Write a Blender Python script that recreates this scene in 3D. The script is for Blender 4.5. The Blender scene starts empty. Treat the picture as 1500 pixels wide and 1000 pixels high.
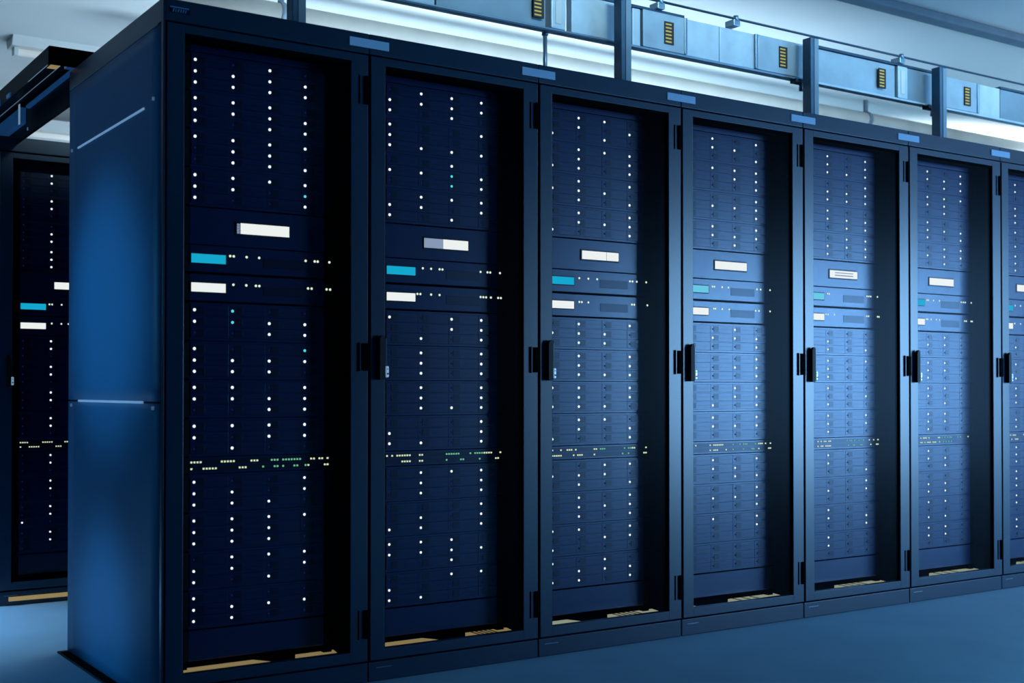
import bpy, bmesh, math, random
from mathutils import Vector, Matrix
random.seed(7)
SC = bpy.context.scene
COL = SC.collection
SC.view_settings.view_transform = 'Standard'
SC.view_settings.look = 'None'
PITCH = 0.699      # cabinet pitch along X
DEPTH = 1.085
H = 2.183

# ------------------------------------------------------------------ materials
def lin(c):
    return tuple(((v/255)/12.92 if v/255 <= .04045 else ((v/255+.055)/1.055)**2.4) for v in c) + (1.0,)

def mat(name, rgb, rough=.5, metal=0.0, spec=.5, noise=0.0, nscale=8.0, emit=None, estr=0.0, nstretch=(1, 1, 1), bump=0.0):
    m = bpy.data.materials.new(name); m.use_nodes = True
    nt = m.node_tree; b = nt.nodes['Principled BSDF']
    b.inputs['Base Color'].default_value = lin(rgb)
    b.inputs['Roughness'].default_value = rough
    b.inputs['Metallic'].default_value = metal
    b.inputs['Specular IOR Level'].default_value = spec
    if emit is not None:
        b.inputs['Emission Color'].default_value = lin(emit); b.inputs['Emission Strength'].default_value = estr
    if noise > 0 or bump > 0:
        tc = nt.nodes.new('ShaderNodeTexCoord'); mp = nt.nodes.new('ShaderNodeMapping')
        mp.inputs['Scale'].default_value = nstretch
        nz = nt.nodes.new('ShaderNodeTexNoise'); nz.inputs['Scale'].default_value = nscale; nz.inputs['Detail'].default_value = 4
        nt.links.new(tc.outputs['Object'], mp.inputs['Vector']); nt.links.new(mp.outputs['Vector'], nz.inputs['Vector'])
        if noise > 0:
            rp = nt.nodes.new('ShaderNodeValToRGB'); c = lin(rgb)
            rp.color_ramp.elements[0].position = .3; rp.color_ramp.elements[1].position = .7
            rp.color_ramp.elements[0].color = tuple(v*(1-noise) for v in c[:3]) + (1,)
            rp.color_ramp.elements[1].color = tuple(min(1, v*(1+noise)) for v in c[:3]) + (1,)
            nt.links.new(nz.outputs['Fac'], rp.inputs['Fac']); nt.links.new(rp.outputs['Color'], b.inputs['Base Color'])
        if bump > 0:
            bp = nt.nodes.new('ShaderNodeBump'); bp.inputs['Strength'].default_value = bump; bp.inputs['Distance'].default_value = .01
            nt.links.new(nz.outputs['Fac'], bp.inputs['Height']); nt.links.new(bp.outputs['Normal'], b.inputs['Normal'])
    return m

def emis(name, rgb, s):
    m = bpy.data.materials.new(name); m.use_nodes = True; nt = m.node_tree
    nt.nodes.remove(nt.nodes['Principled BSDF'])
    e = nt.nodes.new('ShaderNodeEmission'); e.inputs['Color'].default_value = lin(rgb); e.inputs['Strength'].default_value = s
    nt.links.new(e.outputs[0], nt.nodes['Material Output'].inputs['Surface'])
    return m

def glassmat():
    m = bpy.data.materials.new('door_glass'); m.use_nodes = True; nt = m.node_tree
    nt.nodes.remove(nt.nodes['Principled BSDF'])
    t = nt.nodes.new('ShaderNodeBsdfTransparent'); t.inputs['Color'].default_value = (.93, .96, 1, 1)
    g = nt.nodes.new('ShaderNodeBsdfGlossy'); g.inputs['Roughness'].default_value = .28; g.inputs['Color'].default_value = (.8, .9, 1, 1)
    f = nt.nodes.new('ShaderNodeFresnel'); f.inputs['IOR'].default_value = 1.06
    x = nt.nodes.new('ShaderNodeMixShader')
    nt.links.new(f.outputs[0], x.inputs[0]); nt.links.new(t.outputs[0], x.inputs[1]); nt.links.new(g.outputs[0], x.inputs[2])
    nt.links.new(x.outputs[0], nt.nodes['Material Output'].inputs['Surface'])
    return m

M = {}
M['frame'] = mat('painted_steel', (1, 44, 72), .30, 0, .66, noise=.08, nscale=3)
M['side'] = mat('side_panel_paint', (36, 96, 136), .5, 0.0, .3, noise=.05, nscale=2)
M['dark'] = mat('interior_black', (1, 28, 56), .6, 0, .1, noise=.1)
M['black'] = mat('black_plastic', (6, 7, 9), .55, 0, .3, noise=.1)
M['gap'] = mat('gap_black', (2, 3, 5), .9, 0, .05, noise=.1)
M['chassis'] = mat('server_face', (1, 30, 74), .30, 0, .56, noise=.10, nscale=6, nstretch=(1, 1, 6))
M['tray'] = mat('drive_tray_face', (1, 27, 72), .31, 0, .54, noise=.15, nscale=10, nstretch=(1, 1, 4))
M['latch'] = mat('drive_latch', (1, 15, 46), .34, 0, .40, noise=.15, nscale=20)
M['unit'] = mat('unit_face', (1, 32, 74), .29, 0, .57, noise=.08, nscale=5)
M['ear'] = mat('ear_black', (8, 10, 14), .6, 0, .2, noise=.1)
M['glass'] = glassmat()
M['led'] = emis('led_white', (236, 244, 248), 1.35)
M['led_cyan'] = emis('led_cyan', (90, 215, 220), 1.1)
M['led_off'] = emis('led_off', (26, 34, 86), .55)
M['port_w'] = emis('port_yellow_white', (225, 235, 190), 1.0)
M['port_g'] = emis('port_green', (120, 200, 150), .9)
M['ind'] = emis('indicator', (228, 240, 205), 1.1)
M['cyan'] = emis('screen_cyan', (22, 172, 205), 1.0)
M['cyan2'] = emis('screen_cyan_pale', (110, 205, 225), 1.0)
M['white'] = emis('screen_white', (242, 242, 232), 1.08)
M['whiteg'] = emis('screen_grey', (150, 165, 190), .9)
M['bezel'] = mat('screen_bezel', (6, 12, 20), .5, noise=.1)
M['amber'] = mat('amber_glow', (150, 128, 80), .6, noise=.15, nscale=20, emit=(150, 128, 82), estr=.85)  # glow stands in for light falling on the cabinet base
M['amberpale'] = mat('pale_amber_glow', (180, 178, 150), .6, noise=.15, nscale=20, emit=(165, 165, 135), estr=.75)  # paler copy of the painted base glow
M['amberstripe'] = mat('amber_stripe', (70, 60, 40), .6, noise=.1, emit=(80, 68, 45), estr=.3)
M['tag'] = mat('tag_blue', (120, 160, 195), .5, noise=.05, emit=(62, 108, 150), estr=.45)  # glow put into the tag, which is no lamp
M['line'] = mat('groove_line', (150, 190, 225), .35, .6, .7, noise=.05, emit=(120, 165, 205), estr=.55)  # glow put into the groove lines to brighten them
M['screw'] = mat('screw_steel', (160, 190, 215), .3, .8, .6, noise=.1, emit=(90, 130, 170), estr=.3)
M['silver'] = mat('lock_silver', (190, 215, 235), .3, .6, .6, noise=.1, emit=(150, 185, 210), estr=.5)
M['post'] = mat('post_paint', (50, 92, 120), .5, .1, .5, noise=.15, nscale=15)
M['galv'] = mat('galvanised', (150, 172, 184), .5, .35, .5, noise=.12, nscale=9)
M['galv2'] = mat('galvanised_light', (176, 196, 206), .5, .3, .5, noise=.10, nscale=12)
M['galv3'] = mat('galvanised_dull', (118, 142, 156), .55, .3, .5, noise=.12, nscale=7)
M['rail'] = mat('rail_steel', (130, 160, 180), .35, .6, .5, noise=.1)
M['raildark'] = mat('rail_dark', (34, 66, 90), .5, .3, .5, noise=.1)
M['labblack'] = mat('label_black', (22, 26, 28), .6, noise=.1)
M['labyellow'] = mat('label_yellow', (200, 165, 60), .6, noise=.1, emit=(190, 150, 60), estr=.25)
M['ceil'] = mat('ceiling_white', (214, 218, 218), .9, 0, .1, noise=.06, nscale=.6)
M['wall'] = mat('wall_paint', (24, 36, 52), .9, 0, .1, noise=.04, nscale=1)
M['floor'] = mat('floor_vinyl', (136, 176, 198), .6, 0, .3, noise=.06, nscale=3)
M['pipe'] = mat('pipe_lagging', (176, 176, 170), .7, 0, .2, noise=.1, nscale=4)
M['beam'] = mat('beam_grey', (110, 128, 142), .7, .1, .2, noise=.1)
M['fix'] = mat('fixture_white', (200, 205, 205), .5, 0, .3, noise=.03)
M['tube'] = mat('tube_white', (225, 228, 225), .4, 0, .3, noise=.02, emit=(200, 210, 212), estr=.45)
M['hood'] = mat('header_black', (2, 16, 28), .5, 0, .2, noise=.1)
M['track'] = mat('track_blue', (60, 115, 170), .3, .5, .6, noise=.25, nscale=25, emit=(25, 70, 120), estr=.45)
M['trackglint'] = mat('track_line_glint', (150, 175, 195), .3, .6, .6, noise=.1, emit=(110, 135, 155), estr=.5)  # self-lit rail line, also a painted highlight on the hood edge
M['mat_dark'] = mat('grille_dark', (14, 26, 40), .6, .1, .4, noise=.1)

# ------------------------------------------------------------------ mesh helpers
class MB:
    def __init__(s):
        s.bm = bmesh.new(); s.mats = []
    def mi(s, m):
        m = M[m]
        if m not in s.mats: s.mats.append(m)
        return s.mats.index(m)
    def box(s, x0, x1, y0, y1, z0, z1, m, bev=0.0):
        r = bmesh.ops.create_cube(s.bm, size=1)
        vs = r['verts']
        for v in vs:
            v.co = Vector(((x0+x1)/2+v.co.x*(x1-x0), (y0+y1)/2+v.co.y*(y1-y0), (z0+z1)/2+v.co.z*(z1-z0)))
        i = s.mi(m)
        fs = {f for v in vs for f in v.link_faces}
        for f in fs: f.material_index = i
        if bev > 0:
            es = list({e for f in fs for e in f.edges})
            r = bmesh.ops.bevel(s.bm, geom=es, offset=bev, segments=2, affect='EDGES', profile=.5)
            for f in r['faces']: f.material_index = i
        return s
    def cyl(s, p0, p1, r, m, seg=16, r2=None):
        p0 = Vector(p0); p1 = Vector(p1); d = p1-p0
        q = d.to_track_quat('Z', 'Y').to_matrix().to_4x4()
        t = Matrix.Translation((p0+p1)/2) @ q
        rr = bmesh.ops.create_cone(s.bm, cap_ends=True, segments=seg, radius1=r, radius2=r if r2 is None else r2, depth=d.length, matrix=t)
        i = s.mi(m)
        for f in {f for v in rr['verts'] for f in v.link_faces}:
            f.material_index = i; f.smooth = len(f.verts) == 4
        return s
    def dome(s, c, r, m, squash=.5):
        rr = bmesh.ops.create_uvsphere(s.bm, u_segments=10, v_segments=6, radius=r)
        i = s.mi(m)
        for v in rr['verts']:
            v.co = Vector((c[0]+v.co.x, c[1]+v.co.y*squash, c[2]+v.co.z))
        for f in {f for v in rr['verts'] for f in v.link_faces}: f.material_index = i; f.smooth = True
        return s
    def prism(s, pts, y0, y1, m, axis='Y'):
        """polygon in XZ extruded along Y (or polygon in XY extruded along Z, axis='Z')"""
        if axis == 'Y':
            a = [s.bm.verts.new((p[0], y0, p[1])) for p in pts]; b = [s.bm.verts.new((p[0], y1, p[1])) for p in pts]
        elif axis == 'Z':
            a = [s.bm.verts.new((p[0], p[1], y0)) for p in pts]; b = [s.bm.verts.new((p[0], p[1], y1)) for p in pts]
        else:
            a = [s.bm.verts.new((y0, p[0], p[1])) for p in pts]; b = [s.bm.verts.new((y1, p[0], p[1])) for p in pts]
        i = s.mi(m); n = len(pts)
        fs = [s.bm.faces.new(a), s.bm.faces.new(b[::-1])]
        for k in range(n): fs.append(s.bm.faces.new((a[k], b[k], b[(k+1) % n], a[(k+1) % n])))
        for f in fs: f.material_index = i
        bmesh.ops.recalc_face_normals(s.bm, faces=fs)
        return s
    def mesh(s, name):
        me = bpy.data.meshes.new(name); s.bm.to_mesh(me); s.bm.free()
        for m in s.mats: me.materials.append(m)
        return me

def link(name, data, parent=None, loc=(0, 0, 0)):
    o = bpy.data.objects.new(name, data); COL.objects.link(o); o.location = loc
    if parent is not None: o.parent = parent
    return o
def build(name, mb, parent=None, loc=(0, 0, 0)):
    return link(name, mb.mesh(name), parent, loc)
def tag(o, label, cat, group=None, kind=None):
    if label: o['label'] = label
    if cat: o['category'] = cat
    if group: o['group'] = group
    if kind: o['kind'] = kind
    return o
def thing(name, label, cat, loc=(0, 0, 0), group=None):
    o = bpy.data.objects.new(name, None); o.empty_display_size = .1; COL.objects.link(o); o.location = loc
    return tag(o, label, cat, group)
def kids(o, idx):
    return idx.get(o, [])
def structure(name, mb):
    o = build(name, mb); o['kind'] = 'structure'; return o

# ------------------------------------------------------------------ room shell
RX0, RX1, RY0, RY1, RZ = -9.0, 16.0, -9.0, 14.0, 3.2
structure('floor', MB().box(RX0, RX1, RY0, RY1, -.1, 0, 'floor'))
structure('ceiling', MB().box(RX0, RX1, RY0, RY1, RZ, RZ+.1, 'ceil'))
structure('wall_back', MB().box(RX0, RX1, RY1, RY1+.1, 0, RZ, 'wall'))
structure('wall_right', MB().box(RX1, RX1+.1, RY0, RY1, 0, RZ, 'wall'))
structure('wall_left', MB().box(RX0-.1, RX0, RY0, RY1, 0, RZ, 'wall'))
structure('wall_front', MB().box(RX0, RX1, RY0-.1, RY0, 0, RZ, 'wall'))

# ------------------------------------------------------------------ cabinet
ORD = ['first', 'second', 'third', 'fourth', 'fifth', 'sixth', 'seventh']
def mesh_frame():
    b = MB(); W = PITCH-.003
    # side walls, back, roof, base (hollow body, open to the front)
    b.box(0.003, .012, .03, DEPTH, .0, H-.004, 'dark')
    b.box(W-.012, W-.003, .03, DEPTH, .0, H-.004, 'dark')
    b.box(.012, W-.012, DEPTH-.01, DEPTH, .0, H-.004, 'dark')
    b.box(.012, W-.012, .03, DEPTH-.01, H-.02, H-.004, 'dark')
    b.box(.012, W-.012, .03, DEPTH-.01, .06, .08, 'dark')
    # front corner posts behind the door
    b.box(.003, .04, .03, .07, .075, 2.12, 'gap'); b.box(W-.04, W-.003, .03, .07, .075, 2.12, 'gap')
    return b
FRAME = mesh_frame().mesh('frame')
TOPB = MB().box(0, PITCH-.0012, .0, .05, 2.1145, H, 'frame', .003).mesh('top_fascia')
PLINTH = MB().box(0.001, PITCH-.0022, .002, .05, 0, .066, 'frame', .003).box(.03, .09, .001, .003, .045, .047, 'rail').mesh('plinth')
def mesh_door():
    b = MB(); x0, x1, z0, z1 = .0045, PITCH-.0055, .0725, 2.1085
    ox0, ox1, oz0, oz1 = .060, .629, .108, 2.082
    y0, y1 = -.004, .026
    b.box(x0, ox0, y0, y1, z0, z1, 'frame', .002)
    b.box(ox1, x1, y0, y1, z0, z1, 'frame', .002)
    b.box(ox0-.002, ox1+.002, y0, y1, oz1, z1, 'frame', .002)
    b.box(ox0-.002, ox1+.002, y0, y1, z0, oz0, 'frame', .002)
    # dark inner lip
    b.box(ox0, ox0+.004, y0+.006, y1, oz0, oz1, 'gap'); b.box(ox1-.003, ox1, y0+.006, y1, oz0, oz1, 'gap')
    b.box(ox0, ox1, y0+.006, y1+.01, oz1-.012, oz1, 'gap')
    return b
DOOR = mesh_door().mesh('door')
GLASS = MB().box(.059, .630, .006, .010, .106, 2.084, 'glass').mesh('glass_pane')
HINGE = MB().box(.678, .6935, -.012, -.003, -.048, .048, 'gap', .002).box(.658, .662, -.0065, -.003, -.048, .048, 'gap').mesh('hinge')
STRIKE = MB().box(.668, .6935, -.018, -.003, -.046, .046, 'gap', .003).box(.659, .665, -.012, -.003, -.048, .048, 'frame', .001).mesh('latch_keeper')
def mesh_handle():
    b = MB()
    b.prism([(.032, .0), (.047, .0), (.050, .006), (.050, .120), (.049, .142), (.044, .150), (.036, .148), (.030, .136), (.030, .004)], -.024, -.010, 'black')
    b.box(.035, .048, -.011, -.003, .01, .05, 'black').box(.035, .048, -.011, -.003, .1, .14, 'black')
    return b
HANDLE = mesh_handle().mesh('handle')
LOCK = MB().box(.0505, .058, -.020, -.004, .008, .140, 'frame', .002).box(.053, .064, -.024, -.004, .008, .046, 'silver', .003).cyl((.0585, -.026, .020), (.0585, -.022, .020), .003, 'black').cyl((.0585, -.026, .036), (.0585, -.0225, .036), .0022, 'rail').mesh('lock')
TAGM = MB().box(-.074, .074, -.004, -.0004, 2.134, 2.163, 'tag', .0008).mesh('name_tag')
RAIL = {}
RAIL['l'] = MB().box(.08, .110, .10, .125, .09, 2.10, 'gap').mesh('mounting_rail')
RAIL['r'] = MB().box(.582, .612, .10, .125, .09, 2.10, 'gap').mesh('mounting_rail')

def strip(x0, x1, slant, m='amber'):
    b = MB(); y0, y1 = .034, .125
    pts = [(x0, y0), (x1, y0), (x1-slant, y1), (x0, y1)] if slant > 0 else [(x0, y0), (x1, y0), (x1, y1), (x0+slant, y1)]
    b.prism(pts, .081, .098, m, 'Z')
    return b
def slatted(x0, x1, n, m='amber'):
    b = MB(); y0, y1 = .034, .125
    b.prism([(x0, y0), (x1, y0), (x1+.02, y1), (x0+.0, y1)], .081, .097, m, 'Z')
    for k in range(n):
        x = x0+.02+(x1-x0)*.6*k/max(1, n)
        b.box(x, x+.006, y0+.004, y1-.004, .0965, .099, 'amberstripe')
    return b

S1 = [(.07, .40, .06), (.07, .33, .05), (.07, .26, .04), (.07, .15, .03), None, None, None]  # strip lengths follow the lit part of each cabinet base
S2 = [(.49, .61, 0), (.46, .62, 5), (.42, .63, 5), (.37, .62, 3), (.33, .61, 4), (.30, .61, 3), (.30, .61, 3)]
def cabinet(x, y, label, n=0, group='front row of server cabinets', tagc=True, extra=True):
    c = thing('server_cabinet', label, 'server cabinet', (x, y, 0), group)
    link('frame', FRAME, c); link('top_fascia', TOPB, c); link('plinth', PLINTH, c)
    d = link('door', DOOR, c)
    link('glass_pane', GLASS, d)
    link('hinge', HINGE, d, (0, 0, 1.989)); link('hinge', HINGE, d, (0, 0, .197))
    link('latch_keeper', STRIKE, d, (0, 0, 1.092))
    if n or y > 1:
        h = link('handle', HANDLE, d, (0, 0, 1.016)); h['label'] = 'black swing handle'
        # the lock sits on the handle as a small silver disc
        l = link('lock', LOCK, d, (0, 0, 1.016)); l['label'] = 'slim lock housing with silver lower end'
    link('mounting_rail', RAIL['l'], c); link('mounting_rail', RAIL['r'], c)
    if S1[n]: build('base_glow_strip', strip(*S1[n], m='amber' if n < 2 else 'amberpale'), c)['label'] = 'amber glow on the lit part of the cabinet base'
    if S2[n]: build('base_glow_strip', slatted(*S2[n], m='amber' if n < 2 else 'amberpale'), c)['label'] = 'slatted amber glow on the lit part of the cabinet base'
    return c

# ------------------------------------------------------------------ rack equipment (local x = cabinet x, origin z = unit centre)
LX = [.127, .2532, .3796, .506]
RZ3 = [.0365, 0, -.0355]
def mesh_server():
    b = MB()
    b.box(.117, .573, .105, .75, -.058, .058, 'dark')
    b.box(.112, .579, .094, .106, -.0608, .0608, 'chassis', .0006)
    b.box(.116, .576, .0925, .0945, .0535, .0565, 'unit')
    return b
CHASSIS = mesh_server().mesh('chassis')
EARL = MB().box(.094, .112, .094, .099, -.058, .058, 'ear').mesh('rack_ear')
EARR = MB().box(.579, .606, .094, .099, -.058, .058, 'ear').mesh('rack_ear')
def mesh_tray(w):
    b = MB()
    b.box(-.012, w, .0905, .0945, -.0165, .0165, 'tray', .0008)
    b.box(.006, .034, .0895, .091, -.0115, .0115, 'latch', .0005)
    b.box(.040, w-.004, .0900, .091, -.0012, .0010, 'latch')
    return b
TRAYL = mesh_tray(.1138).mesh('drive_tray'); TRAYS = mesh_tray(.066).mesh('drive_tray')
LED = {k: MB().dome((0, .0895, 0), r, m, .5).mesh('status_light') for k, m, r in (('1', 'led', .0050), ('c', 'led_cyan', .0048), ('0', 'led_off', .0032))}
LEDB = MB().dome((0, .0895, 0), .0045, 'led', .5).mesh('status_light')

def server(x, y, z, pat, label, group, sz=1, low=False):
    """pat: four strings of three characters, one per column"""
    s = thing('storage_server', label, 'server', (x, y, z*sz), group)
    s.scale = (1, 1, sz)
    link('chassis', CHASSIS, s); link('rack_ear', EARL, s); link('rack_ear', EARR, s)
    for c in range(4):
        for r in range(3):
            t = link('drive_tray', TRAYS if c == 3 else TRAYL, s, (LX[c], 0, RZ3[r]))
            k = pat[c][r]
            link('status_light', LEDB if (low and k == '1') else LED[k], t)
    return s

def mesh_panel(h, w1=.579):
    b = MB(); b.box(.117, .573, .105, .45, -h/2+.002, h/2-.002, 'dark')
    b.box(.112, w1, .094, .106, -h/2, h/2, 'unit', .0015)
    return b
PAN = {h: mesh_panel(h).mesh('faceplate') for h in (.118, .085, .052, .095, .022)}
def ears(p, h):
    for x0, x1 in ((.094, .112), (.579, .606)):
        build('rack_ear', MB().box(x0, x1, .094, .099, -h/2+.001, h/2-.001, 'ear'), p)
def plate_unit(x, y, z, i, label, group, sz=1):
    p = thing('blank_panel', label, 'rack panel', (x, y, z*sz), group); p.scale = (1, 1, sz)
    link('faceplate', PAN[.118], p); ears(p, .118)
    bz = MB().box(.264, .453, .0905, .0945, -.022, .022, 'bezel', .001)
    build('bezel', bz, p)
    mb = MB()
    if i == 0:
        mb.box(.280, .449, .0885, .091, -.017, .0175, 'white')
        for k in range(6): mb.box(.268, .277, .0885, .091, -.016+k*.0055, -.0125+k*.0055, 'whiteg')
    elif i == 1:
        mb.box(.266, .344, .0885, .091, -.017, .0165, 'whiteg').box(.344, .449, .0885, .091, -.017, .0165, 'white')
    elif i == 2:
        mb.box(.270, .388, .0885, .091, -.016, .0165, 'white').box(.391, .449, .0885, .091, -.016, .0165, 'white')
    elif i == 4:
        mb.box(.268, .449, .0885, .091, -.0165, .0165, 'white').box(.300, .42, .0875, .0886, -.008, -.003, 'whiteg').box(.300, .42, .0875, .0886, .004, .008, 'whiteg')
    else:
        mb.box(.268, .449, .0885, .091, -.0165, .0165, 'white')
    build('white_plate', mb, p)['label'] = 'small white lit plate'
    return p
IND = MB().dome((0, .0925, 0), .0042, 'ind', .5).mesh('indicator_light')
def display_unit(x, y, z, colour, lights, label, group, sz=1):
    p = thing('display_unit', label, 'display unit', (x, y, z*sz), group); p.scale = (1, 1, sz)
    link('faceplate', PAN[.085], p); ears(p, .085)
    build('bezel', MB().box(.1125, .234, .0905, .0945, -.018, .018, 'bezel', .001), p)
    m = {'cyan': 'cyan', 'pale': 'cyan2', 'white': 'white'}[colour]
    s = build('screen', MB().box(.1165, .2295, .0885, .091, -.0145, .014, m), p)
    s['label'] = ('white' if colour == 'white' else 'cyan') + ' lit screen'
    build('vent_slot', MB().box(.36, .50, .0930, .0943, -.02, .012, 'latch', .0005), p)
    for lx in lights: link('indicator_light', IND, p, (lx, 0, .013 if colour != 'white' else .013))
    return p
PW = MB().box(-.0028, .0028, .0905, .0935, -.0028, .0028, 'port_w').mesh('port_light')
PG = MB().box(-.0028, .0028, .0905, .0935, -.0028, .0028, 'port_g').mesh('port_light')
def switch_unit(x, y, z, up, lo, label, group, sz=1):
    p = thing('network_switch', label, 'network switch', (x, y, z*sz), group); p.scale = (1, 1, sz)
    link('faceplate', PAN[.052], p); ears(p, .052)
    build('port_row', MB().box(.115, .577, .0925, .0945, -.019, .019, 'latch').box(.116, .576, .0918, .0926, -.001, .001, 'tray'), p)
    for row, zz in ((up, .0105), (lo, -.0105)):
        for k in row:
            g = PG if 22 < k < 40 else PW
            link('port_light', g, p, (.119+k*.01005, 0, zz))
    return p

PAT = [
 dict(T=['111 111 100 111', '011 110 111 110', '111 111 111 100', '011 011 101 1c1'],
      M=['110 111 110 110', 'cc0 011 110 101', '011 011 011 110', '011 c10 111 110'],
      B=['111 111 011 111', '011 111 110 011', '001 111 101 010', '110 100 110 010']),
 dict(T=['011 111 010 011', '110 001 010 110', '111 001 1cc 101', '110 101 011 110'],
      M=['100 000 000 011', '001 111 111 001', '110 000 001 000', '111 111 111 111'],
      B=['000 001 110 011', '111 011 110 001', '100 000 111 100', '111 111 010 100']),
 dict(T=['001 001 010 001', '110 111 111 110', '101 100 010 010', '010 111 101 111'],
      M=['010 000 101 001', '111 111 111 110', '011 001 001 100', '100 111 110 011'],
      B=['010 000 101 101', '011 111 100 011', '110 010 010 110', '101 111 110 011']),
 dict(T=['010 110 010 100', '110 100 010 110', '010 110 010 011', '101 111 111 110'],
      M=['100 010 001 110', '010 000 001 110', '110 010 110 010', '011 111 111 110'],
      B=['100 010 100 000', '110 010 100 000', '011 010 000 000', '101 111 110 000']),
 dict(T=['010 110 010 100', '111 011 110 011', '001 011 011 110', '111 111 011 111'],
      M=['100 010 001 110', '011 111 101 111', '000 000 000 000', '001 100 010 110'],
      B=['100 010 100 000', '110 010 110 110', '000 000 000 000', '001 110 011 000']),
 dict(T=['010 110 010 100', '110 110 111 010', '011 111 010 111', '111 100 011 110'],
      M=['100 010 001 110', '010 111 110 111', '110 110 101 110', '000 000 000 000'],
      B=['100 010 100 000', '110 011 101 110', '011 011 101 110', '000 000 000 000']),
 dict(T=['010 110 010 100', '110 111 101 111', '011 111 010 111', '111 100 011 110'],
      M=['100 010 001 110', '010 101 111 011', '110 110 101 110', '000 000 000 000'],
      B=['100 010 100 000', '111 111 110 110', '011 011 101 110', '000 000 000 000']),
 # rear row
 dict(T=['000 000 000 000', '110 110 011 111', '000 000 000 000', '000 000 000 000'],
      M=['000 000 000 000', '110 110 110 110', '000 000 000 000', '000 000 000 000'],
      B=['000 000 001 000', '110 110 110 110', '000 000 000 000', '000 000 000 000']),
]
TZ = [1.9945-.12225*k for k in range(4)]
MZ = [1.199-.1230*k for k in range(4)]
BZ = [.6530-.1225*k for k in range(4)]
UP = [[0, 1, 2, 3, 10, 11, 12, 13, 14, 20, 21, 22, 27, 28, 29, 31, 32, 33, 34, 35, 36, 37, 41, 42, 44, 45, 47],
      [0, 2, 4, 5, 6, 7, 8, 9, 13, 14, 24, 25, 26, 27, 28, 29, 34, 36, 37, 38, 39, 40, 41, 42, 43, 47],
      [0, 1, 5, 8, 9, 10, 12, 21, 22, 24, 25, 26, 36, 38, 39, 40, 41, 47],
      [4, 12, 14, 15, 16, 17, 18, 19, 25, 29, 31, 32, 33, 38, 40, 41, 42, 44, 47],
      [7, 9, 11, 12, 14, 15, 26, 28, 29, 31, 34, 37, 41, 44, 47],
      [8, 10, 11, 12, 14, 21, 22, 24, 26, 28, 30, 31, 36, 38, 44],
      [9, 11, 12, 13, 20, 24]]
LO = [[0, 4, 5, 6, 7, 8, 16, 17, 18, 24, 28, 29, 31, 35, 36, 39, 40, 46, 47],
      [6, 7, 8, 9, 13, 14, 24, 30, 31, 38, 45, 46],
      [1, 2, 3, 4, 5, 11, 13, 14, 15, 21, 35, 38, 46, 47],
      [12, 14, 15, 16, 21, 25, 31, 36, 37, 40, 46, 47],
      [7, 9, 10, 12, 13, 14, 15, 27, 30, 31, 35, 36, 42, 46, 47],
      [8, 9, 11, 13, 14, 15, 17, 18, 19, 22, 25, 27, 29, 31],
      [10, 13, 14, 15, 22]]
U1 = [.246, .258, .302, .345, .510, .543, .554, .597]
U2 = [.257, .301, .334, .346, .519, .532, .587, .600]
U1V = [U1, [.262, .296, .331, .343, .505, .535, .547, .590], [.258, .302, .345, .510, .523, .545, .594], [.255, .266, .310, .345, .513, .535, .592], [.255, .266, .520, .532, .545, .592], [.25, .262, .30, .345, .513, .53, .545, .592], [.255, .30, .345]]
U2V = [U2, [.240, .252, .296, .331, .505, .517, .529, .55, .582, .594], [.258, .270, .302, .520, .532, .600], [.262, .272, .310, .350, .505, .525, .592], [.245, .258, .30, .517, .53, .592, .602], [.245, .255, .28, .32, .345, .54, .553, .59, .60], [.25, .30, .345]]

where = lambda n: 'the %s cabinet from the left' % ORD[n] if n else 'the near leftmost cabinet'
def fill(x, y, n, sz=1, rear=False):
    P = PAT[7] if rear else PAT[n]
    wh = 'the rear cabinet at far left' if rear else where(n)
    shade = 'near-black' if (rear or n == 0) else ('blackish' if n == 1 else ('navy' if n == 2 else 'blue-lit'))
    G = lambda s: s + (' in the rear cabinet' if rear else ' in the %s cabinet of the front row' % ORD[n])
    for grp, Z in (('T', TZ), ('M', MZ), ('B', BZ)):
        for k in range(4):
            pat = [P[grp][c].split()[k] for c in range(4)]
            o = {'T': ['topmost', 'second', 'third', 'lowest'], 'M': ['first', 'second', 'third', 'lowest'], 'B': ['first', 'second', 'third', 'lowest']}[grp][k]
            rel = {'T': 'server above the white plate', 'M': 'server between white screen and port lights', 'B': 'server below the port lights'}[grp]
            server(x, y, Z[k], pat, '%s %s %s in %s' % (shade, o, rel, wh), G({'T': 'upper servers', 'M': 'middle servers', 'B': 'lower servers'}[grp]), sz, low=(grp == 'B' or n > 3))
    i = 3 if rear else n
    plate_unit(x, y, 1.504, i, '%s rack panel with small white plate in %s' % (shade, wh), 'panels with a white plate', sz)
    display_unit(x, y, 1.400, 'pale' if n in (3, 4) else 'cyan', U1V[n], '%s rack unit with cyan screen in %s' % (shade, wh), 'rack units with a cyan screen', sz)
    display_unit(x, y, 1.308, 'white', U2V[n], '%s rack unit with white screen in %s' % (shade, wh), 'rack units with a white screen', sz)
    switch_unit(x, y, .7415, UP[n], LO[n], '%s switch with rows of tiny port lights in %s' % (shade, wh), 'network switches', sz)
    b = thing('blank_panel', '%s thin filler strip at the top of %s' % (shade, wh), 'rack panel', (x, y, 2.069*sz), 'thin top filler strips')
    b.scale = (1, 1, sz)
    link('faceplate', PAN[.022], b); ears(b, .022)
    b = thing('blank_panel', '%s plain filler panel at the bottom of %s' % (shade, wh), 'rack panel', (x, y, .172*sz), 'plain bottom filler panels')
    b.scale = (1, 1, sz)
    link('faceplate', PAN[.095], b); ears(b, .095)

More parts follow.
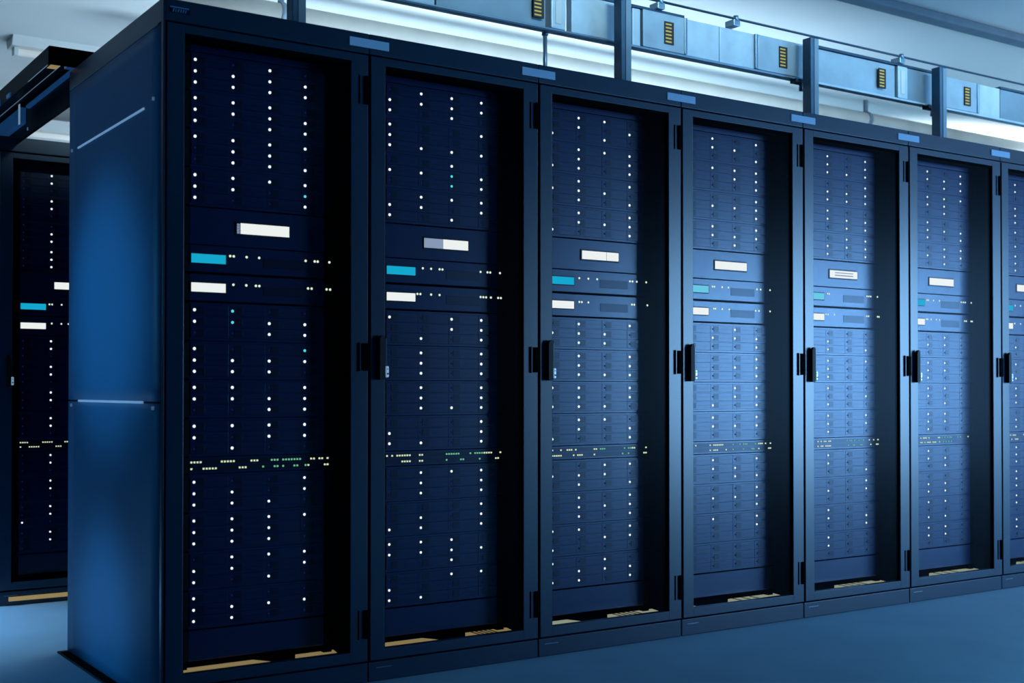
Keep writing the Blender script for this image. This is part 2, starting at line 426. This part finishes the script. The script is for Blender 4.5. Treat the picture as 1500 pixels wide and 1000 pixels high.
CL = ['near-black server cabinet with blue left side panel, closest to camera, no visible door handle',
      'very dark server cabinet, second from the left, with half grey half white plate',
      'dark blue glass-door server cabinet, third from the left in the front row',
      'blue glass-door server cabinet, fourth from the left, warm white plate and pale cyan screen',
      'pale blue glass-door server cabinet, fifth from the left in the front row',
      'blue glass-door server cabinet, sixth from the left, second from the right edge',
      'blue server cabinet cut off by the right edge of the photo']
cabs = []
for n in range(7):
    c = cabinet(n*PITCH, 0, CL[n], n); cabs.append(c); fill(n*PITCH, 0, n)
for n in range(1, 7):
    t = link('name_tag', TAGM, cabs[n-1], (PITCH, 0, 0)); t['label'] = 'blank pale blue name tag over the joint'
# rear row: one cabinet shows at the far left
RYY = 2.242
rc = cabinet(-.02, RYY, 'black server cabinet of the rear row at far left, partly behind the near cabinet', 0, group=None)
rc.scale = (1, 1, .98)
for ch in [o for o in bpy.data.objects if o.parent == rc and o.name.startswith('base_glow_strip')]:
    bpy.data.objects.remove(ch)
build('base_glow_strip', MB().prism([(.05, .0), (.64, .0), (.64, .022), (.05, .022)], .012, .028, 'amber', 'Z').mesh and MB().box(.05, .64, -.012, .0, .022, .040, 'amber'), rc)['label'] = 'long amber strip along the bottom'
fill(-.02, RYY, 0, .98, rear=True)

# ---- first cabinet: end panels on the exposed side (parts of cabinet one)
def bowed(z0, z1, bow, m):
    """sheet in the YZ plane at x<0 bulging outward a few mm"""
    bm = bmesh.new(); ny, nz = 12, 24; y0, y1 = .022, DEPTH-.004
    g = []
    for j in range(nz+1):
        row = []
        for i in range(ny+1):
            u = i/ny; v = j/nz
            x = -.006-bow*(1-(2*v-1)**2)*(1-(2*u-1)**4)
            row.append(bm.verts.new((x, y0+(y1-y0)*u, z0+(z1-z0)*v)))
        g.append(row)
    for j in range(nz):
        for i in range(ny):
            f = bm.faces.new((g[j][i], g[j+1][i], g[j+1][i+1], g[j][i+1])); f.smooth = True
    # rim back to the cabinet
    bmesh.ops.recalc_face_normals(bm, faces=bm.faces)
    r = bmesh.ops.extrude_face_region(bm, geom=bm.faces[:])
    for v in [q for q in r['geom'] if isinstance(q, bmesh.types.BMVert)]: v.co.x = 0.002
    bmesh.ops.recalc_face_normals(bm, faces=bm.faces)
    me = bpy.data.meshes.new('side_panel'); bm.to_mesh(me); bm.free(); me.materials.append(M[m])
    return me
c0 = cabs[0]
link('side_panel', bowed(.945, 2.108, .004, 'side'), c0)['label'] = 'blue upper side panel'
link('side_panel', bowed(.006, .939, .004, 'side'), c0)['label'] = 'blue lower side panel'
build('side_frame', MB().box(-.006, 0, .0, .019, 0, H, 'frame', .001).box(-.006, 0.002, .019, DEPTH, 2.113, H, 'frame', .001)
      .box(-.007, -.0055, .05, 1.06, 2.1100, 2.1122, 'rail'), c0)
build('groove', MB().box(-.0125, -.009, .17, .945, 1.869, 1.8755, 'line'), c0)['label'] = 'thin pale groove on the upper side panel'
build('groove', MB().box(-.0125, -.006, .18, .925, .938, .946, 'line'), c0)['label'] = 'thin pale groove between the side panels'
for yy, zz in ((.083, 1.887), (1.036, 1.877), (1.03, .925), (.079, .925)):
    build('screw', MB().cyl((-.012, yy, zz), (-.005, yy, zz), .006, 'screw'), c0)
# little badge at the top left corner of the fascia
bd = MB().box(.012, .076, -.002, 0, 2.141, 2.160, 'hood')
bd.box(.014, .074, -.003, -.0018, 2.156, 2.159, 'track')
for k, (a, w) in enumerate(((.022, .006), (.030, .005), (.037, .007), (.046, .005), (.053, .006), (.061, .005))):
    bd.prism([(a, 2.143), (a+w*.5, 2.143), (a+w, 2.153), (a+w*.5, 2.153)], -.003, -.0018, 'track')
build('badge', bd, c0)['label'] = 'tiny blue badge'

# ---- dark vent tile in the floor along the side of cabinet one
vt = thing('floor_grille', 'thin dark slatted floor grille along the left side of the nearest cabinet', 'floor grille', (-.001, 0, 0))
g = MB().box(-.044, -.004, .30, 1.075, 0, .006, 'mat_dark', .001)
build('plate', g, vt)
g = MB()
for k in range(24): g.box(-.040, -.010, .33+k*.03, .345+k*.03, .006, .008, 'gap')
build('slats', g, vt)

# ------------------------------------------------------------------ busway over the front row
TY = .38
bw = thing('cable_trunking', 'long galvanised cable trunking with striped warning labels above the front row', 'cable trunking', (0, TY, 0))
segs = [(-.6, .55, 'galv3', 0), (.56, 1.18, 'galv', .004), (1.185, 1.70, 'galv3', .0), (1.83, 2.09, 'galv2', -.006),
        (2.16, 2.205, 'galv2', .0), (2.21, 2.45, 'galv', -.012), (2.455, 2.66, 'galv2', -.006), (2.665, 2.885, 'galv2', -.004),
        (2.90, 3.20, 'galv', -.012), (3.25, 3.875, 'galv', .0), (3.96, 4.19, 'galv3', -.005),
        (4.20, 4.54, 'galv', -.01), (4.55, 4.74, 'galv2', -.004), (4.75, 5.35, 'galv3', 0), (5.36, 6.2, 'galv', 0)]
for a, b_, m, dy in segs:
    build('trunking_section', MB().box(a, b_, dy, .034, 2.461, 2.622, m, .003), bw)
build('upper_lip', MB().box(-.6, 2.45, -.008, .034, 2.623, 2.634, 'raildark').box(3.25, 4.19, -.012, .034, 2.623, 2.634, 'raildark').box(4.74, 6.2, -.008, .034, 2.623, 2.634, 'raildark'), bw)
build('lower_rail', MB().box(-.6, 6.2, -.012, .034, 2.450, 2.459, 'rail', .001).box(-.6, 2.1, -.016, -.010, 2.444, 2.452, 'raildark').box(3.25, 6.2, -.024, -.012, 2.444, 2.455, 'galv2', .002), bw)
for a in (1.72, 3.88):
    build('clear_cover', MB().box(a, a+.075, -.016, .034, 2.459, 2.622, 'galv2', .006).box(a+.02, a+.05, -.018, -.015, 2.48, 2.60, 'fix', .002), bw)['label'] = 'pale cover with frosted marks'
for a in (2.445, 2.88, 4.53):
    build('joint_bar', MB().box(a, a+.016, -.016, .02, 2.462, 2.622, 'rail', .002), bw)
for X in (.957, 1.657, 2.355, 3.06, 3.76, 4.444):
    b = MB().box(X-.026, X+.026, -.0165, -.010, 2.490, 2.588, 'labblack')
    for k in range(6): b.box(X-.022, X+.012, -.0172, -.016, 2.497+k*.0152, 2.503+k*.0152, 'labyellow')
    build('warning_label', b, bw)['label'] = 'black label with yellow bars'
# upper rod
rd = MB().cyl((1.9, -.02, 2.667), (6.2, -.02, 2.667), .0055, 'raildark', 10)
build('rod', rd, bw)
for X in (2.30, 2.75, 3.9):
    build('clip', MB().box(X-.02, X+.02, -.028, .03, 2.634, 2.662, 'rail', .002).cyl((X, -.02, 2.655), (X, -.02, 2.680), .012, 'rail', 10), bw)
for X in (2.1, 3.16, 4.13):
    build('bracket', MB().box(X-.03, X+.03, -.03, .01, 2.430, 2.450, 'raildark', .002).cyl((X+.012, -.02, 2.395), (X+.012, -.02, 2.432), .01, 'rail', 10), bw)

PY = .30
for X, lab in ((.567, 'leftmost teal steel post rising from the cabinet tops'), (2.04, 'second teal steel post from the left on the cabinet tops'),
               (3.172, 'third teal steel post from the left on the cabinet tops, top end visible'), (4.118, 'fourth teal steel post from the left, rightmost on the cabinet tops')):
    p = thing('support_post', lab, 'support post', (X, PY, H), 'steel posts on the cabinet tops')
    build('upright', MB().box(-.026, .026, -.026, .026, .004, .445, 'post', .003), p)
    build('foot_plate', MB().box(-.045, .045, -.04, .04, -.004, .006, 'post', .001), p)
    build('side_strip', MB().box(-.004, .024, -.0285, -.0262, .01, .44, 'galv3'), p)
    for k in (0, 1): build('screw', MB().cyl((-.01+k*.018, -.030, .035), (-.01+k*.018, -.0262, .035), .005, 'screw', 8), p)
hp = thing('hanger_rod', 'thin steel rod between cabinet top and trunking', 'rod', (1.71, TY+.015, H))
build('shaft', MB().cyl((0, 0, -.003), (0, 0, .262), .009, 'rail', 12), hp); build('nut', MB().cyl((0, 0, .25), (0, 0, .262), .014, 'rail', 6), hp)

# ------------------------------------------------------------------ aisle door header at the left
hd = thing('aisle_door_header', 'dark boxed sliding door header spanning from near cabinet to rear cabinet', 'door header', (0, 0, 0))
h0, h1 = 1.09, 3.30
build('hood', MB().box(-.080, .098, h0, h1, 2.262, 2.274, 'hood', .001).box(-.080, -.072, h0, h1, 2.204, 2.262, 'hood', .001)
      .box(-.080, .098, h0, h0+.012, 2.206, 2.272, 'gap'), hd)
build('back_plate', MB().box(.050, .098, h0, h1, 2.195, 2.262, 'hood').box(.046, .060, h0, 2.234, 2.106, 2.225, 'hood', .001).box(.046, .060, 2.234, h1, 2.150, 2.225, 'hood', .001), hd)
build('track', MB().box(.030, .050, h0+.06, 1.95, 2.214, 2.226, 'track', .001), hd)['label'] = 'pale blue slide track'
build('inner_rail', MB().box(-.012, -.004, h0+.05, h1, 2.228, 2.236, 'hood').box(-.0130, -.0115, h0+.05, h1, 2.2285, 2.2315, 'trackglint')
      .box(-.0815, -.0795, h0+.02, 1.42, 2.2035, 2.2055, 'trackglint'), hd)  # last strip is a painted highlight along the hood's lower edge
build('end_block', MB().box(-.055, -.012, h0+.012, h0+.18, 2.232, 2.2615, 'amber').box(-.012, .045, h0+.012, h0+.05, 2.205, 2.2615, 'track'), hd)['label'] = 'amber and blue block at the near end'
build('motor_cover', MB().box(.022, .047, 2.02, 2.9, 2.160, 2.232, 'track', .004).box(.018, .022, 2.02, 2.04, 2.155, 2.245, 'silver', .001), hd)['label'] = 'shiny blue cover'
build('clip', MB().box(-.087, -.0795, 1.72, 1.78, 2.205, 2.222, 'track', .002).box(-.087, -.0795, 1.92, 2.02, 2.205, 2.235, 'track', .002), hd)
build('screw', MB().cyl((.042, 1.98, 2.13), (.047, 1.98, 2.13), .007, 'screw', 8), hd)

# ------------------------------------------------------------------ ceiling fittings
def batten(x, y, L, label):
    t = thing('ceiling_light', label, 'ceiling light', (x, y, RZ), 'strip lights on the far ceiling')
    build('housing', MB().prism([(-.10, 0), (.10, 0), (.07, -.06), (-.07, -.06)], 0, L, 'fix', 'X'), t)
    build('tube', MB().cyl((.05, 0, -.085), (L-.05, 0, -.085), .022, 'tube'), t)
    for xx in (.02, L-.04): build('end_cap', MB().box(xx, xx+.03, -.03, .03, -.11, -.055, 'fix', .004), t)
batten(.50, 4.50, 1.5, 'white strip light on the ceiling above the dark header')
batten(1.0, 7.07, 1.5, 'farther white strip light seen through gap below the header')
for (y, z, r, lab) in ((2.62, 3.05, .055, 'blurred pale pipe along the ceiling nearest behind the trunking'), (3.5, 3.0, .06, 'second blurred pale pipe along the ceiling'), (5.2, 2.95, .09, 'farthest thick pale pipe along the ceiling')):
    t = thing('ceiling_pipe', lab, 'pipe', (0, y, z), 'pipes along the ceiling')
    build('tube', MB().cyl((.9, 0, 0), (15.9, 0, 0), r, 'pipe', 20), t)
    for k in range(6): build('hanger', MB().box(1.5+k*2.4, 1.53+k*2.4, -.01, .01, r*.8, RZ-z, 'beam').cyl((1.5+k*2.4, 0, 0), (1.53+k*2.4, 0, 0), r+.008, 'beam', 20), t)
t = thing('ceiling_beam', 'dark grey blurred beam under the ceiling at top right', 'beam', (0, .93, RZ))
build('beam', MB().box(2.6, 15.9, -.05, .05, -.05, 0, 'beam', .01), t)

# ------------------------------------------------------------------ lights
def area(name, loc, target, sx, sy, power, col, spread=180):
    d = bpy.data.lights.new(name, 'AREA'); d.shape = 'RECTANGLE'; d.size = sx; d.size_y = sy; d.energy = power; d.color = col; d.spread = math.radians(spread)
    o = bpy.data.objects.new(name, d); COL.objects.link(o); o.location = loc
    o.rotation_euler = (Vector(target)-Vector(loc)).to_track_quat('-Z', 'Y').to_euler()
    return o
def spot(name, loc, target, power, col, size, blend=1.0, r=.1):
    d = bpy.data.lights.new(name, 'SPOT'); d.energy = power; d.color = col; d.spot_size = math.radians(size); d.spot_blend = blend; d.shadow_soft_size = r
    o = bpy.data.objects.new(name, d); COL.objects.link(o); o.location = loc
    o.rotation_euler = (Vector(target)-Vector(loc)).to_track_quat('-Z', 'Y').to_euler()
    return o
BL = (.36, .66, 1.0)
DB = (.10, .56, 1.0)
area('room_light_right', (7.9, -4.6, 1.30), (4.3, 0, 1.2), 3.2, 1.9, 56, (.26, .58, 1.0), 60)
area('floor_fill_right', (6.2, -3.4, 3.05), (6.2, -3.0, 0), 7.5, 3, 120, (.06, .5, .9), 60)  # unseen lamp added to brighten the front floor
area('ceiling_wash_right', (8.0, 4.2, 1.9), (8.5, 5.0, 3.2), 7, 3, 700, (.76, .9, 1.0))  # unseen uplight added behind the row to brighten the ceiling
area('ceiling_wash_front', (9.0, -1.5, 2.2), (9.0, -.6, 3.2), 5, 1.5, 110, (.66, .84, 1.0), 120)  # added uplight out of view, brightens the front ceiling
area('ceiling_wash_mid', (3.0, 2.2, 1.9), (3.0, 3.4, 3.2), 4, 1.4, 110, (.6, .82, 1.0))  # unseen uplight added for the ceiling behind the trunking
area('ceiling_wash_left', (1.5, 6.5, 1.9), (.6, 6.0, 3.2), 4, 3, 22, (.80, .90, 1.0))  # unseen uplight added for the left ceiling
area('floor_light_left', (-.9, 2.1, 3.1), (-.9, 2.1, 0), .9, .9, 17, (.36, .62, 1.0), 46)
area('trunking_fill', (3.7, -1.0, 3.1), (3.7, .4, 2.68), 6, .3, 14, (.5, .8, 1.0), 40)  # unseen lamp added to brighten the trunking front
spot('side_spot_upper', (-3.4, 1.3, 1.75), (0, .60, 1.25), 380, (.16, .58, 1.0), 19)  # added spot, its pool stands in for the upper panel's reflection
spot('side_spot_lower', (-3.4, 1.3, .30), (0, .60, .20), 240, DB, 14)  # added spot imitating the bright reflected band on the lower panel
spot('side_fill', (-4.2, 1.6, 1.6), (0, .6, 1.1), 95, (.06, .5, .95), 48, .6, .3)  # unseen fill added to tint the side panels bluer

w = bpy.data.worlds.new('World'); SC.world = w; w.use_nodes = True
w.node_tree.nodes['Background'].inputs[0].default_value = (.05, .14, .3, 1); w.node_tree.nodes['Background'].inputs[1].default_value = .04

# ------------------------------------------------------------------ camera
cd = bpy.data.cameras.new('camera'); cam = bpy.data.objects.new('camera', cd); COL.objects.link(cam); SC.camera = cam
cam.location = (-1.2404, -3.7358, .9808)
cd.sensor_width = 36; cd.lens = 1820.8/1500*36; cd.shift_y = 48.74/1500
yaw, pit = math.radians(55.9928), math.radians(.7076)
d = Vector((math.cos(yaw)*math.cos(pit), math.sin(yaw)*math.cos(pit), math.sin(pit)))
cam.rotation_euler = d.to_track_quat('-Z', 'Y').to_euler()
cd.clip_start = .05; cd.clip_end = 100
cd.dof.use_dof = True; cd.dof.focus_distance = 4.9; cd.dof.aperture_fstop = 3.2
